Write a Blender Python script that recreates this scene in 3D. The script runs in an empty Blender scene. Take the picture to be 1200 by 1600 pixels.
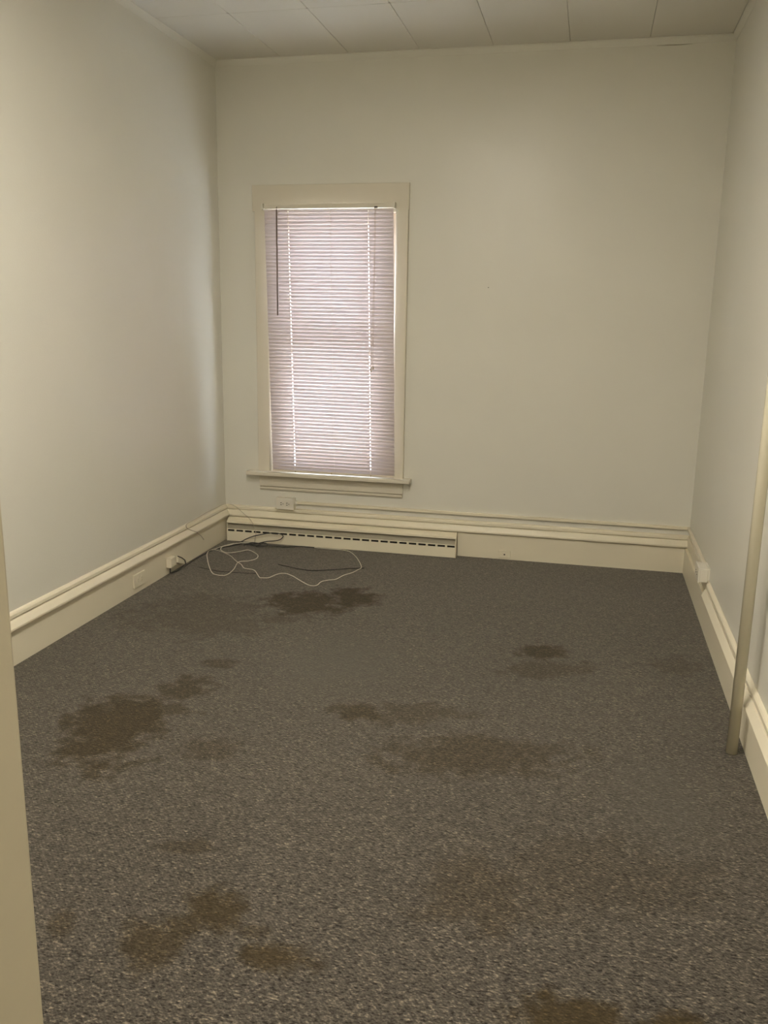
import bpy, bmesh, math, random
from mathutils import Vector, Matrix

random.seed(7)
SC = bpy.context.scene
COL = SC.collection
PI = math.pi

# ------------------------------------------------------------------ camera
W, H = 2.869, 2.866            # room width and ceiling height
YF = -4.70                     # front wall, room side
FT = 0.14                      # front wall thickness
cd = bpy.data.cameras.new('camera')
cam = bpy.data.objects.new('camera', cd)
COL.objects.link(cam)
SC.camera = cam
r_ = Vector((0.97328047, 0.22906868, 0.01589554))
u_ = Vector((-0.06542992, 0.2103146, 0.97544179))
f_ = Vector((-0.2201001, 0.95041849, -0.21968304))
m3 = Matrix((r_, u_, -f_)).transposed()
cam.matrix_world = Matrix.Translation((2.2538, -5.1686, 1.4345)) @ m3.to_4x4()
cd.sensor_fit = 'VERTICAL'
cd.sensor_height = 36.0
cd.lens = 1363.9 / 1600 * 36.0
cd.clip_start = 0.02

# ------------------------------------------------------------------ colour management, world, lights
SC.view_settings.view_transform = 'Standard'
SC.view_settings.look = 'None'
SC.view_settings.gamma = 1.0
SC.view_settings.use_curve_mapping = False
SC.view_settings.exposure = 0.0
SC.cycles.max_bounces = 10
SC.cycles.diffuse_bounces = 6
SC.cycles.transparent_max_bounces = 12

world = bpy.data.worlds.new('world')
SC.world = world
world.use_nodes = True
bg = world.node_tree.nodes['Background']
bg.inputs['Color'].default_value = (0.74, 0.83, 1.0, 1)
bg.inputs['Strength'].default_value = 12.0
SUN_STRENGTH = 115.0
sd = bpy.data.lights.new('sun', 'SUN')
sd.energy = SUN_STRENGTH; sd.angle = 0.01; sd.color = (0.92, 0.94, 1.0)
sun = bpy.data.objects.new('sun', sd); COL.objects.link(sun)
sun.rotation_euler = Vector((-0.42, -0.045, -1.0)).to_track_quat('-Z', 'Y').to_euler()   # high sun, nearly along the house wall

LAMP_COLOR = (1.0, 0.93, 0.82)
LAMP_POWER = 39.0
HALL_POWER = 24.0

# ------------------------------------------------------------------ materials
def mat(name):
    m = bpy.data.materials.new(name)
    m.use_nodes = True
    nt = m.node_tree
    b = nt.nodes['Principled BSDF']
    return m, nt, b

def N(nt, t, **kw):
    n = nt.nodes.new(t)
    for k, v in kw.items():
        if hasattr(n, k):
            setattr(n, k, v)
        else:
            n.inputs[k].default_value = v
    return n

def obj_co(nt):
    return N(nt, 'ShaderNodeTexCoord').outputs['Object']

def paint(name, col, rough, bump=0.0, bscale=90.0, wave=0.0, wscale=1.3, ior=1.45):
    m, nt, b = mat(name)
    b.inputs['Base Color'].default_value = (*col, 1)
    b.inputs['Roughness'].default_value = rough
    b.inputs['IOR'].default_value = ior
    co = obj_co(nt)
    # very slight unevenness of the paint itself
    n0 = N(nt, 'ShaderNodeTexNoise', Scale=2.2, Detail=4.0)
    nt.links.new(co, n0.inputs['Vector'])
    mx = N(nt, 'ShaderNodeMix', data_type='RGBA')
    mx.inputs['A'].default_value = (*[c * 0.96 for c in col], 1)
    mx.inputs['B'].default_value = (*[min(1, c * 1.03) for c in col], 1)
    nt.links.new(n0.outputs['Fac'], mx.inputs['Factor'])
    nt.links.new(mx.outputs['Result'], b.inputs['Base Color'])
    last = None
    if wave:
        n = N(nt, 'ShaderNodeTexNoise', Scale=wscale, Detail=1.0)
        nt.links.new(co, n.inputs['Vector'])
        bp = N(nt, 'ShaderNodeBump', Strength=1.0, Distance=wave)
        nt.links.new(n.outputs['Fac'], bp.inputs['Height'])
        last = bp
    if bump:
        n = N(nt, 'ShaderNodeTexNoise', Scale=bscale, Detail=3.0)
        nt.links.new(co, n.inputs['Vector'])
        bp = N(nt, 'ShaderNodeBump', Strength=1.0, Distance=bump)
        nt.links.new(n.outputs['Fac'], bp.inputs['Height'])
        if last:
            nt.links.new(last.outputs['Normal'], bp.inputs['Normal'])
        last = bp
    if last:
        nt.links.new(last.outputs['Normal'], b.inputs['Normal'])
    return m

M = {}
M['wall'] = paint('wall_paint', (0.70, 0.68, 0.60), 0.34, bump=0.0004, bscale=140, wave=0.012, wscale=1.1)
M['ceiling'] = paint('ceiling_paint', (0.70, 0.675, 0.61), 0.36, bump=0.0004, bscale=120)
M['trim'] = paint('trim_paint', (0.74, 0.68, 0.53), 0.34, bump=0.0001, bscale=40)
M['window_trim'] = paint('window_trim_paint', (0.66, 0.61, 0.50), 0.34, bump=0.0003, bscale=50)
M['sash'] = paint('sash_paint', (0.62, 0.54, 0.43), 0.45)
M['door'] = paint('door_frame_paint', (0.60, 0.54, 0.40), 0.45, bump=0.0003, bscale=80)
M['heater'] = paint('heater_enamel', (0.76, 0.70, 0.54), 0.35)
M['heater_grey'] = paint('grey_enamel', (0.36, 0.33, 0.25), 0.6)  # darker grey tone for the heater's inner panels and the crown crack
M['plastic'] = paint('ivory_plastic', (0.72, 0.68, 0.58), 0.35)
M['pipe'] = paint('pipe_paint', (0.70, 0.65, 0.50), 0.22, bump=0.0004, bscale=40)
M['dark'] = paint('dark_gap', (0.02, 0.017, 0.012), 0.8)
M['socket'] = paint('socket_dark', (0.035, 0.028, 0.022), 0.6)
M['rail'] = paint('blind_rail', (0.66, 0.58, 0.47), 0.4)
M['wand'] = paint('wand_plastic', (0.17, 0.12, 0.085), 0.3)
M['cord'] = paint('cord_white', (0.72, 0.67, 0.56), 0.6)
M['tassel'] = paint('tassel_tan', (0.42, 0.33, 0.20), 0.5)
M['cable_white'] = paint('cable_white', (0.66, 0.61, 0.50), 0.45)
M['cable_grey'] = paint('cable_grey', (0.46, 0.41, 0.31), 0.5)
M['cable_black'] = paint('cable_black', (0.035, 0.033, 0.028), 0.45)
M['concrete'] = paint('concrete', (0.55, 0.56, 0.58), 0.9)
M['hall_floor'] = paint('hall_floor', (0.10, 0.085, 0.065), 0.8)
M['brass'] = paint('fixture_metal', (0.5, 0.42, 0.28), 0.35)

# translucent slats of the blind
m, nt, b = mat('blind_slat')
b.inputs['Base Color'].default_value = (0.54, 0.465, 0.435, 1)
b.inputs['Roughness'].default_value = 0.35
tr = N(nt, 'ShaderNodeBsdfTranslucent')
tr.inputs['Color'].default_value = (0.66, 0.60, 0.64, 1)
ms = N(nt, 'ShaderNodeMixShader')
ms.inputs[0].default_value = 0.062
out = nt.nodes['Material Output']
nt.links.new(b.outputs[0], ms.inputs[1])
nt.links.new(tr.outputs[0], ms.inputs[2])
nt.links.new(ms.outputs[0], out.inputs['Surface'])
M['slat'] = m

# window pane: clear glass with a surface reflection
m, nt, b = mat('window_glass')
tp = N(nt, 'ShaderNodeBsdfTransparent')
tp.inputs['Color'].default_value = (0.93, 0.95, 0.95, 1)
gl = N(nt, 'ShaderNodeBsdfGlossy', Roughness=0.02)
fr = N(nt, 'ShaderNodeFresnel')
geo = N(nt, 'ShaderNodeNewGeometry')
io = N(nt, 'ShaderNodeMix', data_type='FLOAT')
io.inputs['A'].default_value = 1.45; io.inputs['B'].default_value = 1 / 1.45
nt.links.new(geo.outputs['Backfacing'], io.inputs['Factor']); nt.links.new(io.outputs['Result'], fr.inputs['IOR'])
ms = N(nt, 'ShaderNodeMixShader')
out = nt.nodes['Material Output']
nt.links.new(fr.outputs[0], ms.inputs[0])
nt.links.new(tp.outputs[0], ms.inputs[1])
nt.links.new(gl.outputs[0], ms.inputs[2])
nt.links.new(ms.outputs[0], out.inputs['Surface'])
M['glass'] = m

# lamp glass (gives off light)
m, nt, b = mat('lamp_glass')
b.inputs['Base Color'].default_value = (0.9, 0.88, 0.82, 1)
b.inputs['Emission Color'].default_value = (*LAMP_COLOR, 1)
b.inputs['Emission Strength'].default_value = 9.0
M['lamp'] = m

# carpet: speckled low loop pile with stains
STAINS = [  # x, y, half width, half depth, strength, rotation
 (1.109, -1.002, .125, .160, .85, .28), (0.93, -1.13, .20, .17, .80, .28), (0.855, -1.408, .10, .07, .35, .28),
 (2.125, -1.478, .115, .085, .70, .27), (2.176, -1.666, .15, .10, .35, .27), (0.796, -2.244, .10, .09, .60, .27),
 (0.825, -1.982, .065, .045, .45, .27), (0.678, -2.509, .16, .14, .80, .27), (0.715, -2.703, .14, .18, .80, .26),
 (0.823, -2.442, .07, .06, .50, .26), (1.49, -2.269, .085, .07, .65, .27), (1.70, -2.23, .16, .09, .35, .27),
 (1.955, -2.488, .30, .12, .50, .26), (1.253, -3.202, .075, .028, .40, .26), (1.43, -3.42, .07, .08, .85, .5), (1.39, -3.50, .07, .05, .7, .6),
 (1.351, -3.573, .07, .07, .70, .25), (1.639, -3.542, .085, .04, .9, .1), (1.565, -3.474, .035, .022, .45, .25),
 (2.312, -3.567, .13, .065, 1.0, .20), (2.50, -3.55, .09, .05, 1.0, .24), (1.102, -2.67, .11, .06, .35, .26),
 (2.06, -3.20, .13, .13, .35, .4), (1.10, -3.558, .03, .06, .45, .25), (2.672, -1.494, .12, .08, .25, .27),
 (0.50, -1.43, .33, .30, .28, .2), (2.35, -3.05, .30, .16, .22, .3),
]
m, nt, b = mat('carpet')
L = nt.links.new
co = obj_co(nt)
def mathn(op, a, bb=None, clamp=False):
    n = N(nt, 'ShaderNodeMath', operation=op)
    n.use_clamp = clamp
    for i, v in enumerate((a, bb)):
        if v is None:
            continue
        if isinstance(v, (int, float)):
            n.inputs[i].default_value = v
        else:
            L(v, n.inputs[i])
    return n.outputs[0]
# fine tufts, slightly stretched along a diagonal of the weave
mp = N(nt, 'ShaderNodeMapping')
mp.inputs['Rotation'].default_value = (0, 0, 0.55)
mp.inputs['Scale'].default_value = (1.0, 1.9, 1.0)
L(co, mp.inputs['Vector'])
nf = N(nt, 'ShaderNodeTexNoise', Scale=85.0, Detail=3.0, Roughness=0.62)
L(mp.outputs[0], nf.inputs['Vector'])
vo = N(nt, 'ShaderNodeTexVoronoi', Scale=105.0)
L(mp.outputs[0], vo.inputs['Vector'])
sp = N(nt, 'ShaderNodeSeparateColor')
L(vo.outputs['Color'], sp.inputs[0])
nc = N(nt, 'ShaderNodeTexNoise', Scale=26.0, Detail=3.0)
L(co, nc.inputs['Vector'])
t = mathn('ADD', mathn('MULTIPLY', nf.outputs['Fac'], 0.74), mathn('MULTIPLY', sp.outputs[0], 0.16))
t = mathn('ADD', t, mathn('MULTIPLY', nc.outputs['Fac'], 0.16))
cr = N(nt, 'ShaderNodeValToRGB')
e = cr.color_ramp.elements
e[0].position, e[0].color = 0.38, (0.006, 0.0045, 0.003, 1)
e[1].position, e[1].color = 0.74, (0.30, 0.25, 0.18, 1)
for p, c in ((0.445, (0.033, 0.0275, 0.021, 1)), (0.50, (0.058, 0.050, 0.041, 1)), (0.585, (0.078, 0.069, 0.057, 1)), (0.64, (0.145, 0.124, 0.094, 1))):
    k = cr.color_ramp.elements.new(p); k.color = c
L(t, cr.inputs[0])
# ribs of the weave
wv = N(nt, 'ShaderNodeTexWave', Scale=42.0, Distortion=5.0, Detail=2.0)
wv.inputs['Detail Scale'].default_value = 3.0
mp2 = N(nt, 'ShaderNodeMapping')
mp2.inputs['Rotation'].default_value = (0, 0, -0.75)
L(co, mp2.inputs['Vector']); L(mp2.outputs[0], wv.inputs['Vector'])
rib = mathn('ADD', mathn('MULTIPLY', wv.outputs['Fac'], 0.32), 0.66)
# broad worn patches
nb = N(nt, 'ShaderNodeTexNoise', Scale=2.3, Detail=5.0, Roughness=0.65)
L(co, nb.inputs['Vector'])
broad = mathn('ADD', mathn('MULTIPLY', nb.outputs['Fac'], 0.44), 0.78)
vm = N(nt, 'ShaderNodeVectorMath', operation='SCALE')
L(cr.outputs[0], vm.inputs[0]); L(mathn('MULTIPLY', rib, broad), vm.inputs['Scale'])
# stain mask
nd = N(nt, 'ShaderNodeTexNoise', Scale=13.0, Detail=5.0, Roughness=0.65)
L(co, nd.inputs['Vector'])
nd2 = N(nt, 'ShaderNodeTexNoise', Scale=6.0, Detail=3.0)
L(co, nd2.inputs['Vector'])
warp = mathn('ADD', mathn('MULTIPLY', mathn('SUBTRACT', nd.outputs['Fac'], 0.5), 2.6),
             mathn('MULTIPLY', mathn('SUBTRACT', nd2.outputs['Fac'], 0.5), 1.9))
sx = N(nt, 'ShaderNodeSeparateXYZ'); L(co, sx.inputs[0])
total = None
for (x, y, a, c, s, ro) in STAINS:
    dx = mathn('SUBTRACT', sx.outputs[0], x); dy = mathn('SUBTRACT', sx.outputs[1], y)
    cc, ss = math.cos(ro), math.sin(ro)
    uu = mathn('ADD', mathn('MULTIPLY', dx, cc / a), mathn('MULTIPLY', dy, ss / a))
    vv = mathn('ADD', mathn('MULTIPLY', dx, -ss / c), mathn('MULTIPLY', dy, cc / c))
    d = mathn('SQRT', mathn('ADD', mathn('MULTIPLY', uu, uu), mathn('MULTIPLY', vv, vv)))
    d = mathn('ADD', d, warp)
    v = mathn('MULTIPLY', mathn('SUBTRACT', 1.35, d), 1.5, clamp=True)
    v = mathn('MULTIPLY', v, s)
    total = v if total is None else mathn('MAXIMUM', total, v)
tint = N(nt, 'ShaderNodeMix', data_type='RGBA', blend_type='MULTIPLY')
tint.inputs['B'].default_value = (0.74, 0.60, 0.38, 1)
L(total, tint.inputs['Factor']); L(vm.outputs[0], tint.inputs['A'])
# matted: contrast falls inside a stain
mud = N(nt, 'ShaderNodeMix', data_type='RGBA')
mud.inputs['B'].default_value = (0.044, 0.034, 0.018, 1)
L(mathn('MULTIPLY', total, 0.55), mud.inputs['Factor']); L(tint.outputs['Result'], mud.inputs['A'])
# pale, flattened patch in the middle of the room and one by the right wall
def blob(x, y, rx, ry, s):
    dx = mathn('MULTIPLY', mathn('SUBTRACT', sx.outputs[0], x), 1 / rx); dy = mathn('MULTIPLY', mathn('SUBTRACT', sx.outputs[1], y), 1 / ry)
    d = mathn('SQRT', mathn('ADD', mathn('MULTIPLY', dx, dx), mathn('MULTIPLY', dy, dy)))
    d = mathn('ADD', d, mathn('MULTIPLY', warp, 0.5))
    return mathn('MULTIPLY', mathn('MULTIPLY', mathn('SUBTRACT', 1.2, d), 1.2, clamp=True), s)
pale = mathn('MAXIMUM', blob(1.30, -1.85, .30, .36, .55), blob(2.57, -2.62, .16, .30, .5))
flat = N(nt, 'ShaderNodeMix', data_type='RGBA')
flat.inputs['B'].default_value = (0.058, 0.053, 0.043, 1)
L(pale, flat.inputs['Factor']); L(mud.outputs['Result'], flat.inputs['A'])
L(flat.outputs['Result'], b.inputs['Base Color'])
b.inputs['Roughness'].default_value = 0.95
b.inputs['Specular IOR Level'].default_value = 0.1
L(mathn('SUBTRACT', 0.35, mathn('MULTIPLY', total, 0.27)), b.inputs['Sheen Weight'])
b.inputs['Sheen Roughness'].default_value = 0.45
b.inputs['Sheen Tint'].default_value = (1, 0.95, 0.85, 1)
bp = N(nt, 'ShaderNodeBump', Strength=0.8, Distance=0.004)
L(t, bp.inputs['Height']); L(bp.outputs[0], b.inputs['Normal'])
M['carpet'] = m

# brick of the house across the gap
m, nt, b = mat('outside_siding')
br = N(nt, 'ShaderNodeTexBrick', Scale=4.0)
br.inputs['Color1'].default_value = (0.62, 0.40, 0.36, 1)
br.inputs['Color2'].default_value = (0.70, 0.50, 0.45, 1)
br.inputs['Mortar'].default_value = (0.7, 0.66, 0.62, 1)
co = obj_co(nt)
mp = N(nt, 'ShaderNodeMapping'); mp.inputs['Rotation'].default_value = (PI / 2, 0, 0)
nt.links.new(co, mp.inputs[0]); nt.links.new(mp.outputs[0], br.inputs['Vector'])
nt.links.new(br.outputs['Color'], b.inputs['Base Color'])
b.inputs['Roughness'].default_value = 0.9
M['outside'] = m

# ------------------------------------------------------------------ mesh helpers
def bx(bm, x0, x1, y0, y1, z0, z1, bev=0.0, seg=2, mi=0):
    t = bmesh.new()
    bmesh.ops.create_cube(t, size=1.0)
    for v in t.verts:
        v.co = Vector(((x0 + x1) / 2 + v.co.x * (x1 - x0), (y0 + y1) / 2 + v.co.y * (y1 - y0), (z0 + z1) / 2 + v.co.z * (z1 - z0)))
    if bev:
        bmesh.ops.bevel(t, geom=list(t.edges), offset=bev, segments=seg, affect='EDGES', profile=0.5)
    for f in t.faces:
        f.material_index = mi
    merge(bm, t)

def merge(bm, t, mx=None):
    if mx is not None:
        bmesh.ops.transform(t, matrix=mx, verts=t.verts)
    bmesh.ops.recalc_face_normals(t, faces=t.faces)
    me = bpy.data.meshes.new('tmp')
    t.to_mesh(me); t.free()
    bm.from_mesh(me)
    bpy.data.meshes.remove(me)

def catmull(pts, n=8):
    P = [Vector(p) for p in pts]
    P = [P[0] * 2 - P[1]] + P + [P[-1] * 2 - P[-2]]
    out = []
    for i in range(1, len(P) - 2):
        for k in range(n):
            t = k / n
            a, b_, c, d = P[i - 1], P[i], P[i + 1], P[i + 2]
            out.append(0.5 * ((2 * b_) + (c - a) * t + (2 * a - 5 * b_ + 4 * c - d) * t * t + (3 * b_ - a - 3 * c + d) * t ** 3))
    out.append(P[-2].copy())
    return out

def tube(bm, pts, r, seg=8, smooth=True):
    t = bmesh.new()
    rings = []
    up = Vector((0, 0, 1))
    prev = None
    for i, p in enumerate(pts):
        d = (pts[min(i + 1, len(pts) - 1)] - pts[max(i - 1, 0)]).normalized()
        if prev is None:
            a = d.orthogonal().normalized()
        else:
            a = (prev - d * prev.dot(d))
            a = a.normalized() if a.length > 1e-6 else d.orthogonal().normalized()
        prev = a
        b_ = d.cross(a)
        rings.append([t.verts.new(p + (a * math.cos(2 * PI * k / seg) + b_ * math.sin(2 * PI * k / seg)) * r) for k in range(seg)])
    for A, B in zip(rings, rings[1:]):
        for k in range(seg):
            f = t.faces.new((A[k], A[(k + 1) % seg], B[(k + 1) % seg], B[k]))
            f.smooth = smooth
    t.faces.new(rings[0]); t.faces.new(rings[-1][::-1])
    merge(bm, t)

def cyl(bm, p0, p1, r, seg=24):
    tube(bm, [Vector(p0), Vector(p1)], r, seg)

def prism(bm, prof, place, s0, s1, m0=0, m1=0, smooth=False):
    """profile points (d, z) swept from s0 to s1; mitre: s shifts by d*m. place(s, d, z) -> xyz"""
    t = bmesh.new()
    A = [t.verts.new(place(s0 + m0 * d, d, z)) for d, z in prof]
    B = [t.verts.new(place(s1 + m1 * d, d, z)) for d, z in prof]
    n = len(prof)
    for k in range(n):
        f = t.faces.new((A[k], A[(k + 1) % n], B[(k + 1) % n], B[k]))
        f.smooth = smooth
    t.faces.new(A[::-1]); t.faces.new(B)
    merge(bm, t)

def lathe(bm, prof, c, seg=40, smooth=True):
    t = bmesh.new()
    rings = []
    for r, z in prof:
        rings.append([t.verts.new((c[0] + r * math.cos(2 * PI * k / seg), c[1] + r * math.sin(2 * PI * k / seg), c[2] + z)) for k in range(seg)])
    for A, B in zip(rings, rings[1:]):
        for k in range(seg):
            f = t.faces.new((A[k], A[(k + 1) % seg], B[(k + 1) % seg], B[k])); f.smooth = smooth
    t.faces.new(rings[0]); t.faces.new(rings[-1][::-1])
    merge(bm, t)

def obj(name, bm, ms, parent=None, base=None):
    me = bpy.data.meshes.new(name)
    if base is not None:
        bmesh.ops.translate(bm, verts=bm.verts, vec=-Vector(base))
    bm.to_mesh(me); bm.free()
    o = bpy.data.objects.new(name, me)
    COL.objects.link(o)
    for q in (ms if isinstance(ms, (list, tuple)) else [ms]):
        me.materials.append(q)
    if base is not None:
        o.location = base
    if parent is not None:
        o.parent = parent
    return o

def struct(name, bm, ms, parent=None):
    o = obj(name, bm, ms, parent)
    if parent is None:
        o['kind'] = 'structure'
    return o

def thing(name, label, cat, loc=(0, 0, 0), group=None):
    o = bpy.data.objects.new(name, None)
    COL.objects.link(o)
    o.location = loc
    o['label'] = label; o['category'] = cat
    if group:
        o['group'] = group
    return o

def part(name, bm, ms, root, label=None):
    """part built in world coordinates, parented to a root empty"""
    bmesh.ops.translate(bm, verts=bm.verts, vec=-root.matrix_basis.translation if root.parent is None else (0, 0, 0))
    o = obj(name, bm, ms, root)
    if label:
        o['label'] = label
    return o

def sub(name, bm, ms, prt, label=None):
    root = prt.parent
    bmesh.ops.translate(bm, verts=bm.verts, vec=-root.matrix_basis.translation)
    o = obj(name, bm, ms, prt)
    if label:
        o['label'] = label
    return o

def tag(o, label, cat, group=None):
    o['label'] = label; o['category'] = cat
    if group:
        o['group'] = group

# ------------------------------------------------------------------ shell
WX0, WX1, WZ0, WZ1 = 0.322, 1.112, 0.455, 2.03      # window opening
BT = 0.16                                            # back wall thickness
bm = bmesh.new(); bx(bm, -0.0, W, YF - FT, 0.0, -0.06, 0.0)
struct('floor', bm, M['carpet'])
bm = bmesh.new(); bx(bm, -0.12, 0.0, YF - FT, BT, -0.06, H + 0.1)
struct('wall_left', bm, M['wall'])
bm = bmesh.new(); bx(bm, W, W + 0.12, YF - FT, BT, -0.06, H + 0.1)
struct('wall_right', bm, M['wall'])
bm = bmesh.new()
bx(bm, 0, WX0, 0, BT, -0.06, H + 0.1); bx(bm, WX1, W, 0, BT, -0.06, H + 0.1)
bx(bm, WX0, WX1, 0, BT, -0.06, WZ0); bx(bm, WX0, WX1, 0, BT, WZ1, H + 0.1)
struct('wall_back', bm, M['wall'])

DX0, DX1, DZ = 1.897, 2.72, 2.06                     # doorway the camera looks through
bm = bmesh.new()
bx(bm, 0, DX0 - 0.02, YF - FT, YF, 0, H + 0.1); bx(bm, DX1 + 0.02, W, YF - FT, YF, 0, H + 0.1)
bx(bm, DX0 - 0.02, DX1 + 0.02, YF - FT, YF, DZ + 0.02, H + 0.1)
struct('wall_front', bm, M['wall'])
bm = bmesh.new()
bx(bm, DX0 - 0.02, DX0, YF - FT - 0.004, YF + 0.001, 0, DZ, 0.002); bx(bm, DX1, DX1 + 0.02, YF - FT - 0.004, YF + 0.001, 0, DZ, 0.002)
bx(bm, DX0 - 0.02, DX1 + 0.02, YF - FT - 0.004, YF + 0.001, DZ, DZ + 0.02, 0.002)
dj = struct('door_1', bm, M['door'])
bm = bmesh.new()
for (a, b2) in ((DX0 - 0.10, DX0 - 0.008), (DX1 + 0.008, DX1 + 0.10)):
    bx(bm, a, b2, YF, YF + 0.012, 0, DZ + 0.09, 0.002)
bx(bm, DX0 - 0.008, DX1 + 0.008, YF, YF + 0.012, DZ + 0.008, DZ + 0.09, 0.002)
struct('casing', bm, M['door'], dj)

# hallway the camera stands in
HY = -6.6
bm = bmesh.new(); bx(bm, 0.2, 4.6, HY, YF - FT, -0.06, 0.0)
struct('floor_hallway', bm, M['hall_floor'])
bm = bmesh.new(); bx(bm, 0.2, 4.6, HY, YF - FT, H, H + 0.1)
struct('ceiling_hallway', bm, M['ceiling'])
bm = bmesh.new(); bx(bm, 0.2, 4.6, HY - 0.1, HY, -0.06, H + 0.1)
struct('wall_hallway_back', bm, M['wall'])
bm = bmesh.new(); bx(bm, 0.1, 0.2, HY, YF - FT, -0.06, H + 0.1)
struct('wall_hallway_left', bm, M['wall'])
bm = bmesh.new(); bx(bm, 4.6, 4.7, HY, YF - FT, -0.06, H + 0.1)
struct('wall_hallway_right', bm, M['wall'])
bm = bmesh.new(); bx(bm, W + 0.12, 4.7, YF - FT, YF - FT + 0.1, -0.06, H + 0.1)
struct('wall_hallway_front', bm, M['wall'])

# ceiling: rows of fibre tiles with bevelled edges over a dark backing
S, X0, TD = 0.4064, 0.4087, 0.763
bm = bmesh.new()
xs = [0.0] + [X0 + k * S for k in range(0, 7)] + [W]
ys = [-0.0, -TD]
while ys[-1] > YF - 0.02:
    ys.append(ys[-1] - 2 * S)
ys[-1] = YF
for i in range(len(xs) - 1):
    for j in range(len(ys) - 1):
        x0, x1 = xs[i], xs[i + 1]; y1, y0 = ys[j], ys[j + 1]
        g = 0.0009
        if i == len(xs) - 2 or j == len(ys) - 2:
            pass
        x0 += g; x1 -= g; y0 += g; y1 -= g
        c = 0.0055
        y1c = y1 - (0.020 if j == 0 else 0)
        t = bmesh.new()
        loop = [(x0 + c, y0), (x1 - c, y0), (x1, y0 + c), (x1, y1c - c * 1.5), (x1 - c * 1.3, y1c), (x0 + c * 1.3, y1c), (x0, y1c - c * 1.5), (x0, y0 + c)]
        bv = 0.0016
        cx, cy = (x0 + x1) / 2, (y0 + y1c) / 2
        top = [t.verts.new((x, y, H + 0.012)) for x, y in loop]
        mid = [t.verts.new((x, y, H + bv)) for x, y in loop]
        low = [t.verts.new((x + (bv if x < cx else -bv), y + (bv if y < cy else -bv), H)) for x, y in loop]
        n = 8
        for A, B in ((top, mid), (mid, low)):
            for k in range(n):
                t.faces.new((A[k], A[(k + 1) % n], B[(k + 1) % n], B[k]))
        t.faces.new(low); t.faces.new(top)
        merge(bm, t)
cl = struct('ceiling', bm, M['ceiling'])
bm = bmesh.new(); bx(bm, 0, W, YF, 0, H + 0.012, H + 0.1)
struct('ceiling_backing', bm, M['dark'], cl)

# ------------------------------------------------------------------ baseboards and crown
cap = [(0.0, 0.1535), (0.033, 0.1535), (0.037, 0.158), (0.037, 0.166), (0.034, 0.171), (0.026, 0.184), (0.019, 0.1950), (0.008, 0.1955),
       (0.008, 0.1985), (0.0165, 0.2005), (0.0155, 0.213), (0.011, 0.219), (0.003, 0.2235), (0.0, 0.2235)]
low = [(0, 0), (0.020, 0), (0.020, 0.1495), (0.010, 0.1500), (0.010, 0.1535), (0, 0.1535)]
full = [(0, 0), (0.020, 0), (0.020, 0.1495), (0.010, 0.1500), (0.010, 0.1535)] + cap[1:]
pl_left = lambda s, d, z: (d, s, z)
pl_back = lambda s, d, z: (s, -d, z)
pl_right = lambda s, d, z: (W - d, s, z)
pl_front = lambda s, d, z: (s, YF + d, z)
bm = bmesh.new(); prism(bm, full, pl_left, YF, 0, 1, -1)
struct('baseboard_left', bm, M['trim'])
bm = bmesh.new(); prism(bm, full, pl_back, 0, W - 0.0005, 1, 0)
struct('baseboard_back', bm, M['trim'])
bm = bmesh.new(); prism(bm, low, pl_right, YF, 0, 1, -1)
prism(bm, [(0, .154), (0.008, .154), (0.008, .225), (0.0, .225)], pl_right, -0.96, -0.016, 0, 0)
bb = struct('baseboard_right', bm, M['trim'])
bm = bmesh.new(); prism(bm, cap, pl_right, YF, -0.945, 1, -0.9)
struct('cap_moulding', bm, M['trim'], bb)
bm = bmesh.new(); prism(bm, full, pl_front, 0, DX0 - 0.10, 1, 0)
struct('baseboard_front', bm, M['trim'])

crown = [(0, H - 0.032), (0.002, H - 0.032), (0.006, H - 0.024), (0.014, H - 0.010), (0.020, H - 0.003), (0.020, H + 0.001), (0, H + 0.001)]
bm = bmesh.new(); prism(bm, crown, pl_left, YF, 0, 1, -1); struct('trim_1', bm, M['wall'])
bm = bmesh.new(); prism(bm, crown, pl_back, 0, W, 1, -1); tb = struct('trim_2', bm, M['wall'])
bm = bmesh.new(); prism(bm, crown, pl_right, YF, 0, 1, -1); struct('trim_3', bm, M['wall'])
bm = bmesh.new()
t = bmesh.new()
pp = [(2.477, 2.8300), (2.53, 2.8312), (2.60, 2.8300), (2.656, 2.8308), (2.60, 2.8275), (2.53, 2.8282)]
A = [t.verts.new((x, -0.0045, z)) for x, z in pp]; B = [t.verts.new((x, -0.001, z)) for x, z in pp]
for k in range(6):
    t.faces.new((A[k], A[(k + 1) % 6], B[(k + 1) % 6], B[k]))
t.faces.new(A); t.faces.new(B)
merge(bm, t)
struct('open_crack', bm, M['heater_grey'], tb)

# ------------------------------------------------------------------ window
wr = bmesh.new()
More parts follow.
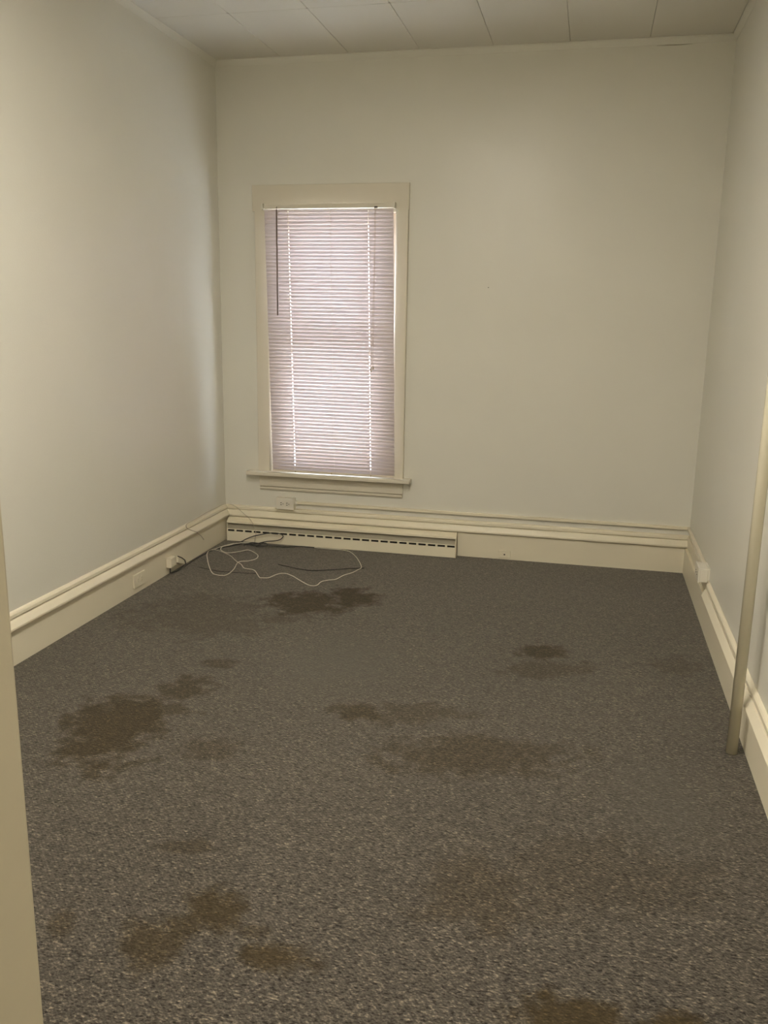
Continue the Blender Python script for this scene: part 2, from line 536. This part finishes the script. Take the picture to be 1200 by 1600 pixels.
# jambs lining the opening
bx(wr, WX0, WX0 + 0.012, 0, BT, WZ0, WZ1); bx(wr, WX1 - 0.012, WX1, 0, BT, WZ0, WZ1)
bx(wr, WX0 + 0.012, WX1 - 0.012, 0, BT, WZ1 - 0.012, WZ1); bx(wr, WX0 + 0.012, WX1 - 0.012, 0, BT, WZ0, WZ0 + 0.012)
win = struct('window_1', wr, M['window_trim'])
bm = bmesh.new(); bx(bm, 0.224, 1.180, -0.020, 0, 2.026, 2.176, 0.002)
struct('head_casing', bm, M['window_trim'], win)
def side(x0, x1, inner_right):
    b_ = bmesh.new()
    # bull-nosed side casing: rounded towards the opening
    r = 0.016
    d = 0.027
    pts = [(x0, 0), (x0, -d + 0.003), (x0 + 0.003, -d)]
    if inner_right:
        for k in range(0, 9):
            a = PI / 2 * k / 8
            pts.append((x1 - r + r * math.sin(a), -d + r - r * math.cos(a)))
        pts.append((x1, 0))
    else:
        pts = [(x1, 0), (x1, -d + 0.003), (x1 - 0.003, -d)]
        for k in range(0, 9):
            a = PI / 2 * k / 8
            pts.append((x0 + r - r * math.sin(a), -d + r - r * math.cos(a)))
        pts.append((x0, 0))
    t = bmesh.new()
    A = [t.verts.new((x, y, 0.462)) for x, y in pts]; B = [t.verts.new((x, y, 2.027)) for x, y in pts]
    n = len(pts)
    for k in range(n):
        f = t.faces.new((A[k], A[(k + 1) % n], B[(k + 1) % n], B[k])); f.smooth = 3 <= k < n - 2
    t.faces.new(A); t.faces.new(B)
    merge(b_, t)
    return b_
struct('side_casing', side(0.240, WX0 + 0.010, True), M['window_trim'], win)
struct('side_casing', side(WX1 - 0.010, 1.178, False), M['window_trim'], win)
bm = bmesh.new(); bx(bm, 0.172, 1.228, -0.074, 0.0, 0.437, 0.462, 0.005, 3)
struct('window_sill', bm, M['window_trim'], win)
bm = bmesh.new(); bx(bm, 0.242, 1.175, -0.018, 0, 0.3625, 0.437, 0.001)
bx(bm, 0.243, 1.174, -0.007, 0, 0.356, 0.3635)
prism(bm, [(0, .337), (0.008, .337), (0.013, .340), (0.017, .349), (0.016, .357), (0.012, .3585), (0, .3585)], pl_back, 0.244, 1.173)
struct('apron', bm, M['window_trim'], win)
# sashes
def sash(y0, y1, z0, z1, top, bot):
    b_ = bmesh.new()
    a, c = WX0 + 0.012, WX1 - 0.012
    w = 0.085
    bx(b_, a, a + w, y0, y1, z0, z1, 0.002); bx(b_, c - w, c, y0, y1, z0, z1, 0.002)
    bx(b_, a + w, c - w, y0, y1, z1 - top, z1, 0.002); bx(b_, a + w, c - w, y0, y1, z0, z0 + bot, 0.002)
    o = struct('sash', b_, M['sash'], win)
    g = bmesh.new(); bx(g, a + w, c - w, (y0 + y1) / 2 - 0.002, (y0 + y1) / 2 + 0.002, z0 + bot, z1 - top)
    go = obj('glass_pane', g, M['glass'], o)
sash(0.075, 0.110, 1.20, WZ1 - 0.012, 0.06, 0.045)
sash(0.035, 0.070, WZ0 + 0.012, 1.245, 0.045, 0.025)
# outer sill, unseen; deepened and white to bounce sun onto the lower slats
bm = bmesh.new(); bx(bm, WX0 - 0.05, WX1 + 0.05, BT, BT + 0.12, WZ0 - 0.04, WZ0, 0.003)
struct('outer_sill', bm, M['cord'], win)
# neighbouring house and ground outside
bm = bmesh.new(); bx(bm, -5.0, 7.0, 9.0, 9.2, -1.5, 3.4)
struct('wall_outside', bm, M['outside'])
bm = bmesh.new(); bx(bm, -5.0, 7.0, BT, 9.0, -0.9, -0.8)
struct('floor_outside', bm, M['concrete'])

# ------------------------------------------------------------------ mini blind
BX = 0.704; BY = -0.050
blind = thing('window_blind', 'closed cream mini blind hanging over the only window, its bottom drifting right', 'blind', (BX, BY, 2.06))
ZT, ZB = 2.030, 0.492
def drift(z):           # the blind hangs slightly askew
    return 0.034 * (2.03 - z) / 1.55
bm = bmesh.new(); bx(bm, 0.312, 1.097, BY - 0.012, BY + 0.013, 2.036, 2.061, 0.0015)
head = part('headrail', bm, M['window_trim'], blind)
for x in (0.302, 1.100):
    bm = bmesh.new(); bx(bm, x - 0.004, x + 0.006, BY - 0.015, -0.020, 2.033, 2.066, 0.001)
    part('bracket', bm, M['plastic'], blind)
bm = bmesh.new(); bx(bm, 0.985, 1.005, BY - 0.016, BY - 0.012, 2.034, 2.043, 0.001)
part('cord_lock', bm, M['socket'], blind)
# slats: curved strips with route holes at the ladders
NS = 73
LAD = (0.461, 0.720, 0.947)
sw = 0.0265
bm = bmesh.new()
prof = []
ang0 = math.radians(71)
for k in range(7):
    q = (k / 6 - 0.5)
    s_ = q * sw
    crown_ = 0.0042 * (1 - (2 * q) ** 2)
    # s_ runs up the slat; tilted nearly closed, upper edge towards the room
    prof.append((s_, crown_))
rng = random.Random(3)
for i in range(NS):
    z = ZT - 0.012 - (ZT - ZB - 0.012) * i / (NS - 1)
    ang = ang0 + math.radians(rng.uniform(-1.2, 1.2))
    ca, sa = math.cos(ang), math.sin(ang)
    x0, x1 = 0.313 + drift(z), 1.096 + drift(z)
    sag = rng.uniform(-0.0006, 0.0006)
    tlt = rng.uniform(-0.0008, 0.0008) - 0.0018
    cells = [x0]
    for lx in LAD:
        cells += [lx + drift(z) - 0.0026, lx + drift(z) + 0.0026]
    cells.append(x1)
    verts = []
    for x in cells:
        col = []
        fx = (x - x0) / (x1 - x0)
        for (s_, c_) in prof:
            y = BY - s_ * ca - c_ * sa
            zz = z + s_ * sa + c_ * ca + tlt * (fx - 0.5) + sag * 4 * fx * (1 - fx)
            col.append(bm.verts.new((x, y, zz)))
        verts.append(col)
    for a in range(len(cells) - 1):
        hole = a in (1, 5)
        for k in range(6):
            if hole and k in (2, 3):
                continue
            f = bm.faces.new((verts[a][k], verts[a + 1][k], verts[a + 1][k + 1], verts[a][k + 1]))
            f.smooth = True
part('slats', bm, M['slat'], blind)
# bottom rail
bm = bmesh.new()
bx(bm, 0.347, 1.130, BY - 0.013, BY + 0.011, 0.468, 0.481, 0.003, 2)
br_ = part('bottom_rail', bm, M['rail'], blind)
for x in (0.500, 0.735, 0.985):
    bm = bmesh.new(); cyl(bm, (x, BY - 0.0155, 0.4745), (x, BY - 0.012, 0.4745), 0.0045, 12)
    sub('plug_button', bm, M['tassel'], br_)
for lx in LAD:
    bm = bmesh.new()
    for dy in (-0.0135, 0.0125):
        tube(bm, [Vector((lx, BY + dy, 2.036)), Vector((lx + 0.034, BY + dy, 0.479))], 0.0006, 5)
    part('ladder_cord', bm, M['cord'], blind)
bm = bmesh.new()
cyl(bm, (0.397, BY - 0.024, 2.030), (0.3955, BY - 0.020, 1.425), 0.0045, 8)
w_ = part('tilt_wand', bm, M['wand'], blind, 'thin brown tilt wand')
bm = bmesh.new(); tube(bm, [Vector((0.397, BY - 0.012, 2.045)), Vector((0.397, BY - 0.024, 2.044)), Vector((0.397, BY - 0.024, 2.028))], 0.0018, 6)
sub('hook', bm, M['wand'], w_)
bm = bmesh.new()
for dx, zb in ((-0.002, 1.118), (0.003, 1.130)):
    tube(bm, catmull([(0.9915 + dx, BY - 0.016, 2.036), (0.990 + dx, BY - 0.019, 1.6), (0.984 + dx * 2, BY - 0.019, zb)], 6), 0.0009, 5)
c_ = part('lift_cord', bm, M['tassel'], blind)
for dx, zb in ((-0.0065, 1.108), (0.009, 1.122)):
    bm = bmesh.new(); lathe(bm, [(0.0012, 0.018), (0.003, 0.012), (0.0048, 0), (0.0040, -0.003)], (0.984 + dx, BY - 0.019, zb), 10)
    sub('tassel', bm, M['tassel'], c_, 'tan plastic tassel')

# ------------------------------------------------------------------ baseboard heater
HX0, HX1 = 0.038, 1.526
heat = thing('baseboard_heater', 'long low cream electric baseboard heater on the floor under the window', 'heater', ((HX0 + HX1) / 2, -0.02, 0))
bm = bmesh.new(); bx(bm, HX0, HX1, -0.038, -0.020, 0.004, 0.122)
part('back_panel', bm, M['heater_grey'], heat, 'grey inner panel')
bm = bmesh.new(); prism(bm, [(0.020, 0.150), (0.0375, 0.151), (0.078, 0.131), (0.0795, 0.119), (0.077, 0.119), (0.075, 0.127), (0.036, 0.146), (0.020, 0.146)], pl_back, HX0, HX1)
part('hood', bm, M['heater'], heat)
bm = bmesh.new(); prism(bm, [(0.038, 0.120), (0.040, 0.122), (0.077, 0.084), (0.077, 0.081), (0.075, 0.081), (0.038, 0.116)], pl_back, HX0 + 0.002, HX1 - 0.002)
part('deflector', bm, M['heater_grey'], heat, 'grey angled deflector')
bm = bmesh.new()
bx(bm, HX0, HX1, -0.083, -0.079, 0.002, 0.0655, 0.001)
bx(bm, HX0, HX1, -0.083, -0.079, 0.0775, 0.083, 0.001)
ns = 25
pitch = (HX1 - HX0) / ns
for k in range(ns + 1):
    x = HX0 + k * pitch
    x0 = max(HX0, x - 0.0065); x1 = min(HX1, x + 0.0065)
    bx(bm, x0, x1, -0.083, -0.079, 0.0655, 0.0775)
fp = part('front_panel', bm, M['heater'], heat)
bm = bmesh.new(); bx(bm, HX0 + 0.004, HX1 - 0.004, -0.070, -0.060, 0.02, 0.075)  # near-black block put in for the shade inside the heater, behind the slots
part('dark_interior', bm, M['dark'], heat)
for x in (HX0, HX1 - 0.004):
    bm = bmesh.new()
    prism(bm, [(0.020, 0.0), (0.079, 0.0), (0.079, 0.130), (0.0375, 0.1505), (0.020, 0.1495)], pl_back, x, x + 0.004)
    part('end_cap', bm, M['heater'], heat)

# ------------------------------------------------------------------ outlets and raceways
def socket_holes(bm, c, ax, nrm, s=1.0):
    """one three-slot receptacle: c centre, ax along the plate, nrm outwards"""
    c = Vector(c); ax = Vector(ax); nrm = Vector(nrm); up = Vector((0, 0, 1))
    def blk(a0, a1, u0, u1):
        t = bmesh.new(); bmesh.ops.create_cube(t, size=1)
        for v in t.verts:
            p = v.co.copy()
            v.co = c + ax * ((a0 + a1) / 2 + p.x * (a1 - a0)) + up * ((u0 + u1) / 2 + p.z * (u1 - u0)) + nrm * (p.y * 0.0016 + 0.0002)
        merge(bm, t)
    return blk

# surface box on the back wall
root = thing('surface_outlet', 'ivory surface-mounted double socket box on the back wall below the window sill', 'outlet', (0.422, 0, 0.258))
bm = bmesh.new(); bx(bm, 0.362, 0.481, -0.043, -0.0005, 0.222, 0.297, 0.004, 3)
part('box', bm, M['plastic'], root)
bm = bmesh.new(); bx(bm, 0.3635, 0.4795, -0.0465, -0.0425, 0.2235, 0.2955, 0.002, 2)
fpl = part('face_plate', bm, M['plastic'], root)
for cx in (0.402, 0.441):
    bm = bmesh.new(); 
    t = bmesh.new(); bmesh.ops.create_cone(t, cap_ends=True, segments=24, radius1=0.0165, radius2=0.016, depth=0.002)
    merge(bm, t, Matrix.Translation((cx, -0.0472, 0.2595)) @ Matrix.Rotation(PI / 2, 4, 'X') @ Matrix.Diagonal((0.86, 1.0, 1, 1)))
    rc = sub('receptacle', bm, M['plastic'], fpl)
    # keep the slots a part of the box's own root so nothing nests deeper
    bm = bmesh.new()
    blk = socket_holes(bm, (cx, -0.0484, 0.2595), (1, 0, 0), (0, -1, 0))
    # outlet lies on its side: slots are stacked, ground hole to the right
    blk(-0.009, 0.0, 0.0042, 0.0080); blk(-0.009, 0.0, -0.0080, -0.0042)
    t = bmesh.new(); bmesh.ops.create_uvsphere(t, u_segments=12, v_segments=6, radius=0.0034)
    merge(bm, t, Matrix.Translation((cx + 0.008, -0.0474, 0.2595)) @ Matrix.Diagonal((1, 0.45, 1, 1)))
    sub('slots', bm, M['socket'], fpl)

RW = 0.0
bm = bmesh.new(); bx(bm, 0.4815, W - 0.001, -0.018, -0.0005, 0.2560, 0.2740, 0.003, 2)
rw = obj('wire_raceway', bm, M['trim']); tag(rw, 'painted wire raceway running along the back wall above the baseboard', 'raceway')
bm = bmesh.new(); bx(bm, 0.481, 0.494, -0.021, 0, 0.253, 0.277, 0.002)
struct('end_clip', bm, M['plastic'], rw)
bm = bmesh.new(); bx(bm, W - 0.018, W - 0.0005, -0.799, -0.019, 0.2560, 0.2740, 0.003, 2)
rw2 = obj('wire_raceway', bm, M['trim']); tag(rw2, 'short painted wire raceway on the right wall from the corner to the outlet box', 'raceway')

# box on the right wall
root = thing('surface_outlet', 'ivory surface-mounted outlet box low on the right wall where the cap moulding ends', 'outlet', (W, -0.865, 0.25))
bm = bmesh.new(); bx(bm, W - 0.046, W - 0.0085, -0.928, -0.802, 0.214, 0.282, 0.003, 3)
bx(bm, W - 0.0085, W - 0.0005, -0.928, -0.802, 0.2255, 0.282)
part('box', bm, M['plastic'], root)
bm = bmesh.new(); bx(bm, W - 0.054, W - 0.0455, -0.931, -0.799, 0.212, 0.2845, 0.0025, 2)
fpl = part('face_plate', bm, M['plastic'], root)
for cy in (-0.885, -0.845):
    bm = bmesh.new()
    blk = socket_holes(bm, (W - 0.0545, cy, 0.248), (0, 1, 0), (-1, 0, 0))
    blk(-0.008, 0, 0.004, 0.0075); blk(-0.008, 0, -0.0075, -0.004)
    sub('slots', bm, M['socket'], fpl)

# flush plate on the left baseboard
root = thing('outlet_plate', 'cream painted-over double outlet plate on the left baseboard', 'outlet', (0.02, -1.195, 0.068))
bm = bmesh.new(); bx(bm, 0.0202, 0.0290, -1.254, -1.136, 0.033, 0.103, 0.002, 2)
fpl = part('face_plate', bm, M['trim'], root)
for cy in (-1.215, -1.176):
    bm = bmesh.new(); t = bmesh.new(); bmesh.ops.create_cone(t, cap_ends=True, segments=24, radius1=0.017, radius2=0.0165, depth=0.003)
    merge(bm, t, Matrix.Translation((0.0300, cy, 0.068)) @ Matrix.Rotation(PI / 2, 4, 'Y') @ Matrix.Diagonal((1, 0.86, 1, 1)))
    sub('receptacle', bm, M['trim'], fpl)
    bm = bmesh.new()
    blk = socket_holes(bm, (0.0317, cy, 0.068), (0, 1, 0), (1, 0, 0))
    blk(-0.006, 0.000, 0.005, 0.0066); blk(-0.006, 0.000, -0.0066, -0.005)
    sub('slots', bm, M['cable_grey'], fpl)

# small plate on the back baseboard
root = thing('phone_jack', 'small cream jack plate low on the back baseboard right of the heater', 'jack', (1.815, -0.02, 0.033))
bm = bmesh.new(); bx(bm, 1.781, 1.852, -0.0275, -0.0202, 0.011, 0.056, 0.0015, 2)
fpl = part('face_plate', bm, M['trim'], root)
bm = bmesh.new(); bx(bm, 1.812, 1.821, -0.0280, -0.0272, 0.028, 0.036)
sub('jack_opening', bm, M['socket'], fpl)

# adapter plugged in low on the left baseboard
root = thing('power_adapter', 'cream power adapter with a black cord on the left baseboard, nearest the back corner', 'adapter', (0.02, -0.845, 0.075))
bm = bmesh.new(); bx(bm, 0.0205, 0.052, -0.885, -0.820, 0.040, 0.098, 0.004, 2)
bd = part('body', bm, M['trim'], root)
bm = bmesh.new(); tube(bm, catmull([(0.036, -0.868, 0.045), (0.036, -0.870, 0.020), (0.036, -0.862, 0.008), (0.050, -0.80, 0.005), (0.045, -0.74, 0.004), (0.042, -0.66, 0.004), (0.040, -0.55, 0.004), (0.042, -0.45, 0.004), (0.046, -0.37, 0.004), (0.062, -0.30, 0.004), (0.118, -0.215, 0.004), (0.165, -0.14, 0.004)], 8), 0.0035, 8)
part('cord', bm, M['cable_black'], root, 'black cord')
t = bmesh.new(); bmesh.ops.create_cube(t, size=1)
for v in t.verts:
    v.co = Vector((v.co.x * 0.022, v.co.y * 0.085, v.co.z * 0.032))
bmesh.ops.bevel(t, geom=list(t.edges), offset=0.003, segments=2, affect='EDGES')
bm = bmesh.new(); merge(bm, t, Matrix.Translation((0.034, -0.748, 0.046)) @ Matrix.Rotation(-0.42, 4, 'X'))
part('plug_head', bm, M['trim'], root)
bm = bmesh.new(); tube(bm, [Vector((0.046, -0.790, 0.0855)), Vector((0.048, -0.748, 0.066)), Vector((0.046, -0.705, 0.040)), Vector((0.044, -0.69, 0.010))], 0.003, 6)
part('lead', bm, M['cable_black'], root, 'short black lead')

# ------------------------------------------------------------------ cables
def cable(name, pts, r, mt, label, n=6):
    bm = bmesh.new(); tube(bm, catmull(pts, n), r, 8)
    c = Vector(pts[0])
    o = obj(name, bm, mt, base=(c.x, c.y, 0)); tag(o, label, 'cable')
    return o
def zz(l, z=0.004, w=0.0):
    return [(x, y, z + (w * math.sin(i * 1.9) ** 2)) for i, (x, y) in enumerate(l)]
cable('coaxial_cable', zz([(0.145, -0.105), (0.095, -0.213), (0.060, -0.315), (0.048, -0.40), (0.128, -0.576), (0.232, -0.759), (0.290, -0.825), (0.345, -0.812), (0.341, -0.694), (0.314, -0.557), (0.354, -0.503), (0.384, -0.458), (0.37, -0.388), (0.325, -0.326), (0.268, -0.288), (0.224, -0.325), (0.186, -0.375), (0.150, -0.372), (0.097, -0.316), (0.085, -0.258), (0.104, -0.201), (0.135, -0.150), (0.21, -0.112), (0.27, -0.112)], 0.0045, 0.004), 0.0027, M['cable_white'],
      'white cable in tight loops on the carpet in the back left corner')
cable('coaxial_cable', zz([(0.062, -0.325), (0.119, -0.356), (0.209, -0.428), (0.261, -0.494), (0.309, -0.552), (0.343, -0.584), (0.39, -0.652), (0.457, -0.673), (0.534, -0.79), (0.556, -0.8), (0.588, -0.784), (0.611, -0.714), (0.646, -0.684), (0.704, -0.719), (0.779, -0.797), (0.841, -0.852), (0.873, -0.861), (0.888, -0.839), (0.89, -0.777), (0.919, -0.741), (0.954, -0.709), (0.975, -0.627), (1.007, -0.566), (1.025, -0.493), (1.031, -0.447), (0.99, -0.337), (0.933, -0.221), (0.877, -0.138), (0.835, -0.112), (0.782, -0.108), (0.713, -0.106), (0.649, -0.104), (0.576, -0.103)], 0.0042, 0.001), 0.0023, M['cable_white'],
      'long white cable in one wide loop across the carpet in front of the heater')
cable('black_cable', zz([(0.545, -0.515), (0.572, -0.531), (0.616, -0.545), (0.675, -0.569), (0.758, -0.585), (0.817, -0.568), (0.901, -0.526), (0.955, -0.491), (1.017, -0.465), (1.05, -0.455)], 0.0034), 0.0026, M['cable_black'],
      'thin black wire lying inside the large white cable loop')
cable('black_cable', zz([(0.131, -0.701), (0.242, -0.736), (0.284, -0.744), (0.361, -0.741), (0.491, -0.729)], 0.0028), 0.0018, M['cable_black'],
      'short thin dark wire on the carpet nearest the power adapter')
cable('black_cable', [(0.09, -0.20, 0.004), (0.148, -0.125, 0.010), (0.184, -0.112, 0.029), (0.232, -0.11, 0.050), (0.293, -0.11, 0.067), (0.344, -0.11, 0.079), (0.396, -0.11, 0.082), (0.426, -0.11, 0.072), (0.43, -0.11, 0.060), (0.412, -0.11, 0.042), (0.378, -0.11, 0.031), (0.318, -0.112, 0.022), (0.25, -0.13, 0.006), (0.20, -0.15, 0.004)], 0.0032, M['cable_black'],
      'black cable looped up in front of the heater at its left end')
cable('black_cable', zz([(0.19, -0.17), (0.23, -0.125), (0.29, -0.135), (0.27, -0.175), (0.21, -0.165), (0.24, -0.12), (0.31, -0.115), (0.34, -0.15), (0.28, -0.19), (0.36, -0.17), (0.46, -0.14), (0.55, -0.125), (0.64, -0.118)], 0.005, 0.008), 0.0032, M['cable_black'],
      'tangled black cable bunched on the carpet at the foot of the heater')
cable('phone_wire', [(0.026, -0.40, 0.085), (0.027, -0.44, 0.118), (0.030, -0.482, 0.141), (0.040, -0.525, 0.163), (0.036, -0.587, 0.188), (0.022, -0.616, 0.208), (0.016, -0.606, 0.226), (0.010, -0.53, 0.228), (0.008, -0.409, 0.229), (0.008, -0.316, 0.234), (0.008, -0.20, 0.233), (0.012, -0.06, 0.232), (0.040, -0.020, 0.229), (0.090, -0.035, 0.214), (0.141, -0.052, 0.183), (0.175, -0.065, 0.165), (0.21, -0.085, 0.142), (0.229, -0.092, 0.115), (0.236, -0.094, 0.09), (0.244, -0.096, 0.068), (0.240, -0.100, 0.040), (0.236, -0.104, 0.006)], 0.0020, M['cable_grey'],
      'beige phone wire draped over the baseboards in the back left corner')

# ------------------------------------------------------------------ pipe at the right wall
PX, PY = 2.805, -2.243
root = thing('vertical_pipe', 'white painted round vertical pipe standing just off the right wall', 'pipe', (PX, PY, 0))
bm = bmesh.new(); cyl(bm, (PX, PY, 0.001), (PX, PY, H - 0.002), 0.0185, 32)
part('tube', bm, M['pipe'], root)
bm = bmesh.new(); lathe(bm, [(0.034, 0), (0.034, 0.003), (0.022, 0.010), (0.0185, 0.010)][::-1] if False else [(0.0190, -0.012), (0.024, -0.010), (0.036, -0.003), (0.036, 0.0)], (PX, PY, H), 32)
part('ceiling_collar', bm, M['pipe'], root)

bm = bmesh.new(); t = bmesh.new(); bmesh.ops.create_uvsphere(t, u_segments=12, v_segments=8, radius=0.0026)
merge(bm, t, Matrix.Translation((1.650, -0.0012, 1.600)) @ Matrix.Diagonal((1, 1.0, 1, 1)))
nl = obj('nail', bm, M['socket']); tag(nl, 'tiny dark nail head alone on the bare back wall', 'nail')

# ------------------------------------------------------------------ ceiling lights (out of the picture, above the room and the hall)
def ceiling_light(x, y, power, label):
    root = thing('ceiling_light', label, 'light', (x, y, H), 'round ceiling lights')
    bm = bmesh.new(); lathe(bm, [(0.15, 0.0), (0.155, -0.012), (0.14, -0.022)][::-1], (x, y, H), 40)
    part('base_plate', bm, M['brass'], root)
    bm = bmesh.new(); lathe(bm, [(0.02, -0.085), (0.07, -0.078), (0.11, -0.060), (0.135, -0.035), (0.138, -0.022)], (x, y, H), 40)
    part('glass_bowl', bm, M['lamp'], root)
    ld = bpy.data.lights.new('bulb_light', 'AREA')
    ld.shape = 'DISK'; ld.size = 0.07; ld.energy = power; ld.color = LAMP_COLOR
    lo = bpy.data.objects.new('bulb_light', ld); COL.objects.link(lo); lo.location = (x, y, H - 0.092)
    return root
ceiling_light(1.40, -3.00, LAMP_POWER, 'round glass ceiling light in the middle of the room')
ceiling_light(1.40, -4.25, LAMP_POWER, 'round glass ceiling light near the doorway')
ceiling_light(2.30, -5.90, HALL_POWER, 'round glass ceiling light in the hallway')
